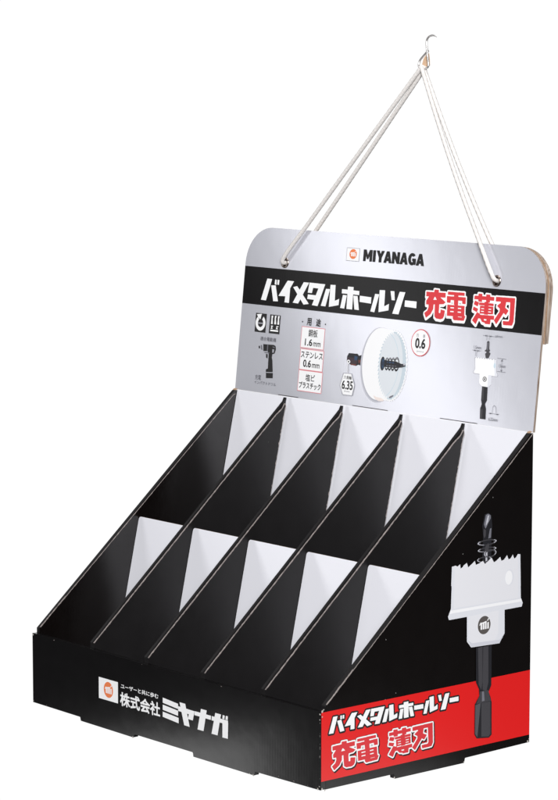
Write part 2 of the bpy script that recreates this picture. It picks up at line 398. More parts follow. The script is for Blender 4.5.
# fold slits
for a, b in ((.0642, .0935), (.169, .217), (.285, .332)):
    sl = Print(fh, .03); sl.poly([(a * 1000, .9), (b * 1000, .9), (b * 1000, 1.6), (a * 1000, 1.6)], 'slit'); sl.build('fold_slit', header)
# --- band
bd = Print(fh, .10)
bd.poly([(.55, 84.2), (W * 1000 - .35, 84.2), (W * 1000 - .35, 120.3), (.55, 120.3)], 'print_black')
bd.build('printed_band', header)
# --- title lettering: katakana logotype (white) and kanji (red with white outline)
KANA = [[(34.93, 109.97), (41.94, 109.94), (35.39, 89.07), (27.95, 89.28)],
 [(41.24, 103.89), (47.81, 104.32), (53.02, 89.34), (46.08, 89.09)],
 [(46.38, 109.74), (48.78, 109.65), (48.84, 104.86), (46.23, 105.17)],
 [(50.05, 109.73), (52.62, 109.66), (52.47, 105.10), (49.90, 105.17)],
 [(64.61, 109.94), (73.87, 109.82), (69.13, 102.97), (69.10, 89.02), (62.54, 89.16), (63.07, 94.93), (53.08, 94.61)],
 [(87.71, 109.88), (95.40, 109.90), (82.24, 89.35), (74.45, 89.64)],
 [(73.30, 104.31), (78.91, 105.63), (97.38, 90.06), (90.03, 88.83)],
 [(96.09, 110.06), (118.26, 109.84), (116.38, 105.26), (101.66, 105.46), (100.52, 100.43), (94.63, 100.51)],
 [(109.54, 106.22), (118.26, 109.84), (109.98, 88.82), (101.95, 89.20)],
 [(95.19, 98.89), (108.74, 98.63), (107.16, 94.28), (94.66, 94.60)],
 [(119.88, 105.74), (125.48, 105.87), (121.07, 89.39), (114.54, 89.51)],
 [(125.68, 109.87), (132.64, 110.09), (133.44, 95.53), (139.26, 97.68), (139.13, 91.84), (125.83, 89.26)],
 [(149.86, 109.81), (157.61, 109.86), (158.16, 89.12), (150.23, 89.13)],
 [(142.09, 106.97), (165.90, 106.70), (166.02, 103.00), (142.24, 103.02)],
 [(143.96, 101.74), (149.34, 101.64), (147.28, 89.15), (141.52, 89.44)],
 [(158.27, 101.89), (164.10, 101.94), (167.42, 89.21), (161.23, 89.34)],
 [(167.11, 102.49), (182.83, 102.07), (182.87, 96.31), (167.48, 96.85)],
 [(187.46, 105.60), (193.03, 105.52), (188.39, 88.76), (182.92, 89.17)],
 [(193.09, 109.44), (200.44, 109.70), (200.94, 95.07), (206.95, 97.79), (207.03, 91.84), (193.93, 89.29)],
 [(207.65, 109.50), (212.80, 109.61), (214.15, 101.49), (210.00, 101.43)],
 [(219.77, 109.62), (227.20, 109.66), (220.67, 89.18), (212.36, 89.26)],
 [(227.61, 102.42), (242.88, 102.35), (243.13, 96.37), (227.66, 96.74)]]
kana_box = (395.22, -119.09, 567.24, -90.73)
ti = Print(fh, .16)
ti.each(KANA, 'print_white'); ti.build('title_lettering', header)
def redtext(frame, polys, cuts, name, parent, out_, g, sink, third=None, cutm='print_white'):
    pr = Print(frame, .20, .05)
    if third: pr.add(blob(polys, g, .15 + out_ + third[0], third[1]), 'ink_black')
    pr.add(blob(polys, g, .15 + out_, sink), 'print_white')
    pr.add(blob(polys, g, .15), 'ink_red'); pr.step = .012
    pr.each(cuts, cutm)
    return pr.build(name, parent)
KJ = [[(264.38, 114.62), (269.85, 114.54), (269.74, 110.27), (264.26, 110.35)],
 [(254.20, 112.03), (278.76, 112.45), (278.94, 108.43), (254.36, 108.10)],
 [(258.64, 108.84), (265.42, 108.85), (263.60, 105.36), (268.41, 105.47), (266.33, 108.02), (271.90, 108.40), (279.62, 104.23), (277.12, 102.49), (255.28, 100.73), (254.89, 103.86)],
 [(258.21, 101.95), (264.65, 102.06), (264.46, 97.10), (261.95, 92.65), (256.28, 88.85), (253.82, 92.96), (257.41, 95.36), (258.62, 98.60)],
 [(266.25, 102.17), (271.85, 102.34), (272.05, 94.28), (274.17, 93.99), (274.22, 97.47), (279.59, 96.73), (279.08, 91.88), (277.74, 89.77), (275.13, 88.90), (269.48, 89.16), (267.18, 90.78)],
 [(281.61, 113.87), (302.47, 114.15), (302.63, 111.61), (281.77, 111.31)],
 [(280.83, 109.90), (304.38, 110.17), (304.78, 104.43), (300.67, 104.59), (300.37, 107.01), (285.82, 106.89), (285.68, 104.21), (281.36, 104.35)],
 [(289.50, 113.06), (294.88, 113.08), (295.51, 102.89), (290.45, 102.87)],
 [(282.25, 102.29), (303.75, 102.58), (304.45, 93.09), (282.82, 92.61)],
 [(290.49, 93.62), (296.02, 93.69), (296.51, 92.28), (301.56, 92.32), (302.24, 94.48), (305.80, 93.63), (304.40, 89.75), (291.81, 89.37), (290.34, 90.93)],
 [(315.12, 112.59), (339.40, 112.92), (339.47, 109.85), (315.18, 109.60)],
 [(319.84, 114.78), (324.51, 114.66), (324.75, 107.73), (320.37, 107.97)],
 [(329.47, 114.66), (334.27, 114.55), (334.48, 107.86), (329.98, 107.98)],
 [(316.27, 108.35), (321.27, 106.93), (319.98, 103.53), (315.10, 105.17)],
 [(315.07, 102.96), (320.87, 101.38), (319.68, 98.43), (314.48, 100.15)],
 [(319.99, 98.45), (323.91, 96.97), (319.44, 87.80), (314.69, 90.87)],
 [(321.58, 106.95), (339.33, 107.21), (339.28, 105.12), (321.69, 104.86)],
 [(323.01, 104.19), (339.21, 104.45), (339.56, 97.89), (323.21, 97.58)],
 [(328.13, 107.96), (332.77, 107.96), (333.29, 96.22), (329.11, 96.25)],
 [(321.19, 96.33), (341.26, 96.59), (341.20, 93.29), (321.26, 93.24)],
 [(332.29, 94.28), (337.24, 94.21), (336.96, 89.02), (330.78, 88.99), (329.68, 91.66), (332.30, 91.75)],
 [(324.34, 93.47), (328.70, 93.35), (330.05, 89.93), (326.87, 90.57)],
 [(341.65, 113.29), (364.61, 113.66), (364.61, 109.96), (341.65, 109.56)],
 [(359.03, 113.50), (364.61, 113.66), (365.13, 93.45), (363.59, 89.95), (352.98, 89.69), (352.27, 92.92), (359.10, 93.10), (360.11, 94.81)],
 [(347.89, 109.89), (354.29, 110.00), (353.23, 101.30), (344.57, 89.60), (341.41, 92.87), (347.21, 100.53)],
 [(343.82, 105.66), (347.20, 108.09), (357.96, 102.40), (355.11, 98.37)]]
KC = [[(286.30, 100.45), (290.74, 100.55), (290.86, 99.55), (286.43, 99.46)],
 [(295.80, 100.57), (299.90, 100.64), (300.02, 99.65), (295.92, 99.58)],
 [(286.40, 97.11), (290.83, 97.21), (290.96, 96.22), (286.52, 96.12)],
 [(295.90, 97.24), (299.99, 97.32), (300.12, 96.32), (296.02, 96.25)],
 [(286.16, 106.69), (289.65, 106.71), (289.72, 106.16), (286.23, 106.14)],
 [(286.36, 105.15), (289.85, 105.17), (289.93, 104.50), (286.44, 104.48)],
 [(296.30, 106.73), (299.77, 106.75), (299.83, 106.31), (296.36, 106.29)],
 [(296.49, 105.18), (299.96, 105.20), (300.04, 104.54), (296.57, 104.52)],
 [(324.80, 102.33), (328.20, 102.35), (328.30, 101.59), (324.89, 101.56)],
 [(333.76, 102.42), (337.15, 102.44), (337.09, 101.67), (333.86, 101.65)],
 [(324.79, 99.90), (328.35, 99.94), (328.44, 99.17), (324.88, 99.14)],
 [(333.75, 100.00), (337.14, 100.02), (337.23, 99.26), (333.85, 99.23)],
 [(329.19, 96.91), (333.20, 96.99), (333.24, 96.66), (329.23, 96.59)]]
redtext(fh, KJ, KC, 'red_lettering', header, 1.35, .12, (0, -1.1))
# --- small logo and maker name on header
def logo(frame, sq, el, name, parent, border=None, ring='ink_orange', base=.12):
    pr = Print(frame, base)
    if border: pr.poly([(a, b) for a, b in border], 'ink_grey')
    if sq: pr.poly(sq, 'print_white')
    pr.ell(el, ring)
    cx, cy, rx, ry = el
    P = lambda x0, y0, x1, y1: pr.poly([(cx + x0 * rx, cy + y0 * ry), (cx + x1 * rx, cy + y0 * ry), (cx + x1 * rx, cy + y1 * ry), (cx + x0 * rx, cy + y1 * ry)], 'print_white')
    Q = lambda *p: pr.poly([(cx + x * rx, cy + y * ry) for x, y in p], 'print_white')
    Q((-.78, .02), (-.66, .02), (-.56, .16), (-.56, -.46), (-.32, -.46), (-.32, .30), (-.60, .34)); Q((-.22, -.46), (.02, -.46), (.02, .36), (-.22, .32)); Q((.12, -.46), (.36, -.46), (.36, .42), (.12, .38)); Q((-.40, .16), (.14, .24), (.14, .38), (-.40, .30)); Q((.48, -.46), (.72, -.46), (.72, .26), (.48, .22)); Q((.50, .36), (.78, .62), (.66, .70), (.46, .48))
    # P(-.20, -.48, .04, .30); P(.18, -.48, .42, .30); P(-.62, .22, .42, .42); P(.56, -.42, .76, .32); P(.50, .40, .74, .56)
    return pr.build(name, parent)
def quad(b, g=0): return [(b[0] - g, b[1] - g), (b[2] + g, b[1] - g), (b[2] + g, b[3] + g), (b[0] - g, b[3] + g)]
lb = (144.28, 133.89, 161.21, 145.39)
logo(fh, quad(lb), (152.98, 140.13, 5.04, 4.59), 'logo', header, border=quad(lb, .35))
tx = Print(fh, .12)
nm = (166.95, 134.47, 247.87, 145.30)
LT = {'M': (9, [[(0, 0), (0, 10), (2.7, 10), (4.5, 5), (6.3, 10), (9, 10), (9, 0), (6.6, 0), (6.6, 5.6), (5.2, 2), (3.8, 2), (2.4, 5.6), (2.4, 0)]]),
 'I': (2.6, [[(0, 0), (0, 10), (2.6, 10), (2.6, 0)]]),
 'Y': (8, [[(0, 10), (2.8, 10), (4, 6.8), (5.2, 10), (8, 10), (5.3, 4), (5.3, 0), (2.7, 0), (2.7, 4)]]),
 'A': (8, [[(0, 0), (2.7, 10), (4.3, 10), (4.0, 7.0), (2.6, 0)], [(8, 0), (5.3, 10), (3.7, 10), (4.0, 7.0), (5.4, 0)], [(2.4, 1.8), (5.6, 1.8), (5.2, 3.9), (2.8, 3.9)]]),
 'N': (7.6, [[(0, 0), (0, 10), (2.5, 10), (5.2, 4.9), (5.2, 10), (7.6, 10), (7.6, 0), (5.1, 0), (2.4, 5.1), (2.4, 0)]]),
 'G': (7.6, [[(3.9 + 3.9 * math.cos(math.radians(a)), 5 + 5.2 * math.sin(math.radians(a))) for a in range(42, 321, 14)] + [(3.9 + 1.4 * math.cos(math.radians(a)), 5 + 2.9 * math.sin(math.radians(a))) for a in range(320, 41, -14)], [(4.1, 5.4), (7.6, 5.4), (7.6, .9), (6.6, .1), (5.2, 2.2), (5.2, 3.6), (4.1, 3.6)]])}
wd = []; cx_ = 0
for ch in 'MIYANAGA':
    w_, ps = LT[ch]; wd += [[(cx_ + x, y) for x, y in q] for q in ps]; cx_ += w_ + (-.2 if ch in 'Y' else 1.0 if ch in 'MI' and cx_ < 12 else .5)
cx_ -= .5; nb = inset(nm, .25)
tx.add(blob([[(nb[0] + x / cx_ * (nb[2] - nb[0]), nb[1] + y / 10 * (nb[3] - nb[1])) for x, y in q] for q in wd], .09, .27), 'ink_black')
tx.build('maker_lettering', header)
# --- pictograms
pc = Print(fh, .12)
pc.poly(quad((22.39, 58.16, 38.53, 76.33)), 'ink_black')
pc.ell((30.19, 67.04, 7.15, 7.37), 'print_white', 40, .54, -232, 58)
pc.poly([(23.86, 74.98), (31.17, 75.93), (29.54, 70.44), (26.33, 72.27)], 'print_white')
pc.poly([(26.33, 67.30), (33.74, 67.44), (33.67, 66.34), (26.26, 66.19)], 'ink_pale')
pc.poly(quad((43.47, 58.29, 58.90, 76.25)), 'ink_black')
for q in ([(45.62, 75.27), (48.13, 75.32), (47.46, 72.32), (48.32, 67.24), (45.59, 67.24), (45.76, 70.82)], [(50.43, 75.42), (52.94, 75.47), (52.26, 72.54), (53.14, 67.33), (50.41, 67.33), (50.58, 70.91)], [(55.03, 75.48), (57.53, 75.53), (56.86, 72.61), (57.52, 67.39), (54.81, 67.39), (55.18, 70.98)],
          [(45.79, 65.68), (48.72, 65.76), (48.65, 64.73), (47.18, 64.69), (48.68, 62.81), (45.75, 62.72), (46.63, 64.03)], [(53.56, 65.65), (56.89, 65.77), (56.79, 64.94), (54.71, 64.85), (56.64, 62.88), (53.29, 62.89), (54.15, 64.33)], [(45.44, 61.87), (56.97, 61.95), (56.95, 60.44), (45.42, 60.36)]):
    pc.poly(q, 'print_white')
pc.build('pictogram', header)
dr = Print(fh, .12)
dr.poly([(36.78, 47.28), (49.11, 47.57), (52.17, 47.68), (54.92, 46.75), (55.95, 43.83), (54.50, 39.76), (51.34, 38.71), (50.87, 35.51), (52.10, 32.74), (53.95, 21.78), (43.91, 21.02), (43.69, 23.60), (46.33, 24.55), (46.02, 32.94), (45.84, 38.68), (44.00, 40.97), (37.62, 40.72)], 'ink_black')
dr.poly([(44.11, 20.32), (54.26, 21.02), (54.69, 15.96), (44.76, 15.27)], 'ink_black')
dr.poly([(30.39, 45.17), (32.40, 45.12), (32.48, 42.75), (30.69, 42.82)], 'ink_black')
dr.poly([(33.32, 45.70), (34.90, 46.41), (36.42, 41.49), (34.37, 41.89)], 'ink_grey')
dr.poly([(42.02, 38.35), (44.59, 38.14), (44.88, 34.14), (42.48, 34.79)], 'ink_black')
dr.poly([(42.76, 47.20), (44.31, 47.18), (44.42, 41.15), (42.88, 41.09)], 'ink_grey')
dr.poly([(50.74, 43.40), (53.58, 43.49), (53.12, 40.29), (50.94, 40.11)], 'ink_pale')
dr.poly([(50.60, 46.25), (54.16, 45.83), (54.09, 44.68), (50.96, 45.14)], 'ink_grey')
dr.poly([(38.63, 39.80), (46.99, 40.07), (46.88, 39.19), (40.27, 39.07)], 'ink_grey')
dr.build('drill_silhouette', header)
sm = Print(fh, .12)
sm.bold('適合電動機', (31.84, 50.34, 55.04, 54.36), 'ink_grey', .06, .07)
sm.bold('充電', (28.79, 12.52, 37.50, 17.49), 'ink_grey', .08, .07)
sm.bold('インパクトドリル', (28.40, 8.64, 60.05, 11.79), 'ink_grey', .07, .07)
sm.bold('用', (96.77, 69.80, 103.41, 77.01), 'ink_black', .26)
sm.bold('途', (109.74, 69.88, 116.61, 77.19), 'ink_black', .2)
sm.ell((90.61, 72.84, 0.90, 0.70), 'ink_black', 12); sm.ell((123.01, 72.69, 0.89, 0.69), 'ink_black', 12)
for bx in ((90.66, 48.61, 123.11, 68.32), (91.45, 28.05, 124.11, 47.48), (91.57, 7.92, 125.01, 27.43)):
    sm.poly(quad(bx, .25), 'ink_pink'); sm.poly(quad(bx, -.3), 'print_white')
sm.bold('鋼板', (100.51, 59.45, 113.47, 66.48), 'ink_black', .12)
sm.bold('1.6', (96.46, 50.80, 107.10, 57.48), 'ink_black', .26)
sm.bold('mm', (108.54, 50.89, 118.85, 54.83), 'ink_black', .12)
sm.bold('ステンレス', (92.46, 39.21, 123.35, 45.23), 'ink_black', .16)
sm.bold('0.6', (96.58, 30.72, 107.80, 37.71), 'ink_black', .26)
sm.bold('mm', (109.28, 30.83, 119.90, 34.76), 'ink_black', .12)
sm.bold('塩ビ', (101.55, 17.90, 114.89, 24.52), 'ink_black', .14)
sm.bold('プラスチック', (93.08, 10.48, 123.98, 16.76), 'ink_black', .16)
sm.build('small_lettering', header)
# --- big ring-shaped hole saw picture
rg = Print(fh, .12)
E1 = (200.80, 42.46, 23.03, 33.13)
E2 = (217.89, 42.28, 19.59, 31.86)
def teeth(e, a0, a1, n, dp):
    cx, cy, rx, ry = e; o = []
    for i in range(n):
        a = math.radians(a0 + (a1 - a0) * i / n); b_ = math.radians(a0 + (a1 - a0) * (i + .7) / n)
        o.append((cx + rx * math.cos(a), cy + ry * math.sin(a))); o.append((cx + rx * (1 + dp) * math.cos(b_), cy + ry * (1 + dp * .6) * math.sin(b_)))
    return o
rg.poly([(156.51, 45.47), (158.55, 48.83), (170.29, 49.16), (172.45, 47.49), (176.24, 48.47), (177.51, 38.33), (172.81, 39.24), (169.76, 37.85), (162.14, 38.31), (156.64, 40.49)], 'steel_dark')
rg.poly([(156.79, 44.83), (170.28, 45.32), (170.74, 41.71), (169.72, 38.11), (162.31, 38.53), (157.12, 40.60)], 'steel_purple')
rg.poly([(166.64, 46.99), (171.13, 46.38), (170.09, 42.98), (166.65, 43.02)], 'steel_blue')
rg.poly([(162.23, 39.18), (169.57, 39.29), (169.45, 37.96), (162.34, 38.26)], 'steel_rust')
rg.poly([(172.23, 43.83), (176.85, 43.56), (173.09, 40.13)], 'steel_rust')
rg.ell((E1[0] - .7, E1[1] - 1.0, E1[2] + 1.5, E1[3] + 1.3), 'soft_grey', 60); rg.ell((E1[0] - .3, E1[1] - .5, E1[2] + .7, E1[3] + .7), 'soft_dark', 60)
rg.ell(E1, 'print_white', 60)
rg.poly([(E1[0], E1[1] + E1[3]), (E2[0], E2[1] + E2[3]), (E2[0], E2[1] - E2[3]), (E1[0], E1[1] - E1[3])], 'print_white')
rg.poly(teeth(E2, 0, 360, 46, .045), 'print_white')
rg.ell((E2[0], E2[1], E2[2] * .965, E2[3] * .97), 'cup_inner', 60)
rg.ell((E2[0] - 1.6, E2[1], E2[2] * .78, E2[3] * .93), 'cup_floor', 60)
AR = (205.31, 42.29, 21.35, 30.60)
rg.ell(AR, 'cup_blue', 40, .975, -70, 72)
rg.poly([(196.28, 13.28), (200.94, 12.05), (207.10, 11.80), (210.93, 10.50), (209.49, 8.97), (203.82, 8.70), (199.16, 9.92)], 'cup_blush')
rg.poly([(217.05, 13.46), (219.69, 14.96), (222.98, 16.11), (222.76, 14.70), (220.32, 13.22), (218.37, 12.61)], 'steel_light')
def edge_teeth(e, a0, a1, n, dep, m):
    cx, cy, rx, ry = e
    for i in range(n):
        A0 = math.radians(a0 + (a1 - a0) * i / n); A1 = math.radians(a0 + (a1 - a0) * (i + 1) / n)
        pt = lambda a, f: (cx + f * rx * math.cos(a), cy + f * ry * math.sin(a))
        rg.mb.add([rg.fr(p[0] * .001, p[1] * .001, rg.z * .001) for p in (pt(A0, 1), pt(A0, 1 - dep), pt(A1, 1))], [(0, 1, 2)], m)
    rg.z += rg.step
edge_teeth((E2[0], E2[1], E2[2] * .975, E2[3] * .98), 95, 262, 24, .10, 'print_white')
edge_teeth((E2[0], E2[1], E2[2] * .975, E2[3] * .98), 80, -80, 22, .07, 'cup_bright')
rg.poly([(204.96, 45.05), (210.06, 44.93), (210.61, 40.53), (205.51, 40.64)], 'steel_dark')
rg.ell((205.20, 43.12, 3.02, 6.34), 'steel_dark', 28); rg.ell((205.61, 43.15, 1.41, 4.68), 'steel_blue', 28, .5)
rg.poly([(206.80, 46.60), (222.99, 46.60), (229.63, 44.97), (235.21, 45.17), (235.48, 42.99), (230.04, 41.68), (223.75, 40.58), (207.60, 40.27)], 'steel_dark')
rg.poly([(210.99, 45.57), (221.10, 45.61), (221.64, 44.55), (211.17, 44.19)], 'steel_blue')
rg.poly([(210.61, 42.20), (223.51, 42.49), (223.58, 41.95), (210.71, 41.37)], 'steel_light')
for q in ((210.87, 43.33, 2.81, 5.91), (214.90, 43.54, 2.80, 6.04), (219.11, 43.77, 2.80, 6.17), (223.90, 44.19, 3.39, 6.58)):
    rg.ell(q, 'steel_dark', 28, .72); rg.ell((q[0], q[1], q[2] * .93, q[3] * .93), 'steel_glint', 8, .9, 60, 120)
rg.poly([(229.04, 43.25), (234.85, 44.87), (235.38, 43.81), (230.87, 41.48)], 'steel_mid'); rg.poly([(231.98, 45.45), (235.11, 45.99), (235.31, 44.36), (233.40, 43.64)], 'steel_glint')
rg.build('ring_saw_picture', header)
tg = Print(fh, .5)
tg.line([(159.32, 40.39)][0], [(159.82, 30.13)][0], 1.5, 'cup_white')
tg.line([(159.32, 40.39)][0], [(159.82, 30.13)][0], .35, 'ink_grey')
tg.ell((159.54, 40.94, 2.34, 1.77), 'print_white', 24); tg.ell((159.54, 40.94, 1.07, 0.85), 'ink_black', 20)
hexo = [(153.52, 30.04), (165.10, 30.41), (170.73, 20.04), (168.48, 9.88), (154.91, 9.65), (150.25, 18.27)]
hexi = [(154.56, 29.60), (164.77, 29.91), (169.95, 19.97), (167.82, 10.42), (155.62, 10.25), (151.03, 18.35)]
tg.poly(hexo, 'ink_pale'); tg.poly(hexi, 'print_white')
tg.bold('六角軸', (155.01, 24.44, 165.61, 27.93), 'ink_black', .08, .07)
tg.bold('6.35', (153.03, 15.07, 168.15, 23.39), 'ink_black', .3)
tg.text('mm', (156.89, 12.76, 164.44, 13.88), 'ink_grey', .0)
oc = (252.50, 65.89, 12.13, 12.22)
tg.ell(oc, 'ink_red', 48); tg.ell((oc[0], oc[1], oc[2] - .75, oc[3] - .75), 'print_white', 48)
tg.bold('0.6', (245.82, 60.67, 259.08, 69.98), 'ink_black', .42)
tg.text('刃', (246.72, 70.91, 249.56, 73.61), 'ink_black', .0)
tg.text('厚', (255.06, 70.62, 258.06, 73.46), 'ink_black', .0)
tg.text('(mm)', (248.85, 57.08, 257.32, 58.88), 'ink_grey', .0)
tg.build('size_tags', header)
# --- small hole saw picture with dimensions
hs = Print(fh, .12)
hs.poly([(335.16, 73.54), (336.63, 74.50), (338.30, 73.79), (338.70, 67.32), (340.02, 66.30), (338.62, 64.77), (340.72, 63.81), (338.89, 59.42), (335.35, 59.11), (334.08, 62.97), (335.87, 64.54), (332.98, 65.43), (335.17, 67.03)], 'steel_mid')
hs.poly([(335.69, 72.45), (337.19, 73.13), (337.13, 67.19), (336.32, 65.71)], 'steel_light')
hs.poly([(321.82, 58.81), (348.45, 58.82), (350.20, 47.84), (352.05, 45.61), (351.44, 44.14), (322.37, 44.64), (321.43, 45.69), (323.27, 48.70)], 'ink_pale')
hs.poly([(322.52, 58.02), (323.78, 59.12), (325.11, 58.10), (326.57, 59.22), (328.09, 58.21), (329.76, 59.20), (331.09, 58.18), (332.76, 59.18), (334.08, 58.16), (335.74, 59.15), (337.06, 58.13), (338.72, 59.12), (340.22, 58.26), (341.89, 59.11), (343.40, 58.11), (345.25, 59.11), (346.92, 58.41), (348.43, 58.96), (350.02, 47.68), (351.66, 45.57), (351.01, 44.39), (322.73, 44.95), (322.03, 45.75), (323.66, 48.74)], 'print_white')
hs.poly([(345.54, 58.43), (348.45, 58.82), (350.02, 47.68), (351.66, 45.57), (351.01, 44.39), (348.25, 44.42)], 'cup_mid')
hs.ell((347.12, 53.63, 1.37, 2.23), 'cup_blue', 20)
hs.poly([(329.52, 45.00), (344.24, 44.90), (344.81, 37.04), (341.58, 34.34), (333.21, 34.55), (330.14, 36.82)], 'print_white')
hs.poly([(340.29, 44.83), (344.24, 44.90), (344.81, 37.04), (341.58, 34.34), (340.39, 34.37)], 'cup_mid')
hs.ell((336.42, 40.80, 2.56, 2.24), 'mark_grey', 20, .66); hs.poly([(335.53, 41.57), (337.31, 41.59), (337.31, 40.03), (335.52, 40.01)], 'mark_grey')
hs.poly([(334.03, 34.34), (340.82, 34.13), (341.45, 22.58), (339.47, 19.27), (341.17, 15.19), (341.72, 5.90), (334.76, 5.90), (334.06, 14.77), (335.54, 18.89), (334.34, 22.17)], 'steel_dark')
hs.poly([(334.49, 33.82), (336.50, 33.72), (337.09, 22.44), (335.91, 22.33)], 'steel_mid'); hs.poly([(334.88, 14.57), (337.28, 14.52), (337.49, 6.32), (335.49, 6.40)], 'steel_mid')
def ln(pts, wd=.3, m='ink_grey'):
    for a, b in zip(pts[:-1], pts[1:]): hs.line(a, b, wd, m)
ln([(329.74, 78.77), (344.03, 78.63)]); ln([(334.79, 79.73), (334.82, 74.64)]); ln([(337.77, 79.68), (337.77, 74.88)])
ln([(318.23, 65.05), (329.05, 64.96)]); ln([(322.64, 65.14), (322.47, 60.00)]); ln([(324.26, 64.99), (324.09, 59.86)])
ln([(349.83, 60.35), (360.44, 60.27)]); ln([(350.84, 49.02), (361.05, 48.95)]); ln([(355.38, 59.98), (355.91, 49.33)])
ln([(344.97, 11.75), (357.79, 11.77)]); ln([(349.23, 12.46), (349.21, 17.41), (350.96, 19.27), (353.53, 17.55), (354.19, 12.26)])
for q in ([(334.93, 78.61), (332.84, 79.44), (333.01, 78.03)], [(337.89, 78.70), (340.00, 79.29), (339.97, 77.88)], [(322.67, 64.85), (320.57, 65.67), (320.76, 64.13)], [(324.26, 64.99), (326.18, 65.57), (326.16, 64.15)], [(355.58, 60.00), (354.62, 58.23), (356.77, 58.27)], [(355.94, 49.06), (354.77, 50.64), (356.92, 50.69)], [(348.71, 11.85), (346.66, 12.49), (346.83, 11.09)], [(354.24, 11.84), (356.13, 12.45), (356.11, 11.04)]):
    hs.poly(q, 'ink_grey')
hs.text('φ6mm', (344.72, 77.83, 353.85, 80.39), 'ink_grey', .0)
hs.text('1.5mm', (319.88, 66.33, 328.95, 69.06), 'ink_grey', .0)
hs.text('13mm', (352.35, 52.68, 360.65, 55.38), 'ink_grey', .0)
hs.text('6.35mm', (345.55, 5.44, 356.65, 8.28), 'ink_grey', .0)
hs.build('hole_saw_picture', header)
# ------------------------------------------------------------------ front panel print
FB = (101.18, 22.49, 129.32, 41.76)
logo(ff, quad(FB), (115.32, 32.26, 6.78, 7.19), 'logo', front)
fp = Print(ff, .12)
fp.add(blob(text_polys('ユーザーと共に歩む', inset((133.49, 37.08, 187.10, 41.40), .12)), .09, .14), 'print_white')
fp.add(blob(text_polys('株式会社', inset((132.46, 21.33, 189.57, 33.95), .35)), .09, .38), 'print_white')
fp.each([[(193.37, 39.60), (214.68, 37.94), (214.65, 33.39), (193.34, 35.02)],[(193.33, 33.36), (214.64, 31.87), (214.62, 27.31), (193.30, 28.77)],[(193.29, 27.12), (215.40, 25.69), (215.37, 20.87), (193.25, 22.52)],
 [(216.66, 39.82), (224.55, 39.76), (230.54, 20.61), (223.07, 20.70)],[(214.86, 35.95), (237.26, 35.59), (234.88, 27.10), (228.02, 27.19), (229.42, 31.60), (214.84, 31.78)],
 [(237.45, 35.75), (259.53, 35.88), (259.13, 32.19), (237.05, 32.28)],[(246.02, 39.35), (253.76, 39.42), (249.44, 20.60), (241.28, 20.53)],
 [(260.68, 35.85), (282.23, 35.83), (282.23, 32.36), (260.28, 32.16)],[(265.29, 39.46), (272.93, 39.52), (268.30, 20.50), (260.25, 20.43)],[(274.82, 33.80), (282.42, 33.88), (282.02, 20.18), (274.79, 20.01)],
 [(275.22, 39.46), (277.88, 39.46), (277.49, 36.17), (274.83, 36.16)],[(279.40, 39.62), (282.05, 39.63), (281.86, 36.25), (279.01, 36.21)]], 'print_white')
fp.build('maker_lettering', front)
# ------------------------------------------------------------------ side panel print
rd = Print(fs, .10)
rd.poly([(.3, 7.2), (242.2, 6.8), (242.2, 64.2), (.3, 64.6)], 'print_red'); rd.build('red_label', side_r)
SB = (8.24, 45.39, 155.34, 59.34)
Kp = np.array([p for q in KANA for p in q]); klo, khi = Kp.min(0), Kp.max(0)
def remap(p): return (SB[0] + (p[0] - klo[0]) / (khi[0] - klo[0]) * (SB[2] - SB[0]), SB[1] + (p[1] - klo[1]) / (khi[1] - klo[1]) * (SB[3] - SB[1]))
SK = [[remap(p) for p in q] for q in KANA]
sp = Print(fs, .16, .05)
sp.add(blob(SK, .16, 1.35, (.3, -.4)), 'ink_black'); sp.z += .02
sp.step = .012; sp.each(SK, 'print_white'); sp.build('title_lettering', side_r)
def rmap(polys, src, dst):
    return [[(dst[0] + (x - src[0]) / (src[2] - src[0]) * (dst[2] - dst[0]), dst[1] + (y - src[1]) / (src[3] - src[1]) * (dst[3] - dst[1])) for x, y in q] for q in polys]
def bbox(polys):
    P = np.array([p for q in polys for p in q]); return (*P.min(0), *P.max(0))
NJ = 10
bA, bB = bbox(KJ[:NJ]), bbox(KJ[NJ:]); dA, dB = (11.88, 14.59, 63.51, 36.94), (74.64, 14.63, 125.66, 37.37)
KCa = [q for q in KC if q[0][0] < bA[2]]; KCb = [q for q in KC if q[0][0] > bB[0]]
redtext(fs, rmap(KJ[:NJ], bA, dA) + rmap(KJ[NJ:], bB, dB), rmap(KCa, bA, dA) + rmap(KCb, bB, dB), 'red_lettering', side_r, 1.15, .13, (0, 0), third=(.3, (1.1, -1.1)), cutm='print_white')
# hole saw photograph printed on the side
ss = Print(fs, .30)
Z1 = 1
ss.poly([(184.29, 207.31), (188.57, 208.07), (192.38, 205.80), (193.56, 196.41), (192.73, 183.53), (192.66, 165.60), (182.69, 165.58), (181.92, 171.85), (182.69, 189.02), (181.53, 197.77)], 'steel_dark')
ss.poly([(185.84, 206.64), (188.58, 207.33), (191.35, 205.79), (191.73, 203.40), (188.70, 199.43), (185.68, 194.84), (184.63, 196.19), (183.57, 198.77)], 'steel_light')
ss.poly([(187.92, 205.68), (189.63, 205.98), (188.68, 200.66), (185.99, 197.27), (186.27, 200.93)], 'steel_glint')
ss.poly([(183.28, 195.11), (186.04, 193.56), (185.77, 188.66), (184.09, 186.64), (183.01, 190.21)], 'steel_mid')
ss.poly([(190.84, 194.25), (192.55, 194.67), (191.99, 186.46), (188.91, 185.83), (189.54, 189.46)], 'steel_light')
ss.poly([(184.89, 178.90), (188.96, 182.12), (190.02, 180.76), (188.47, 169.82), (185.03, 169.74)], 'steel_mid')
ss.poly([(185.98, 175.06), (188.04, 175.06), (187.83, 166.19), (185.78, 165.70)], 'steel_glint')
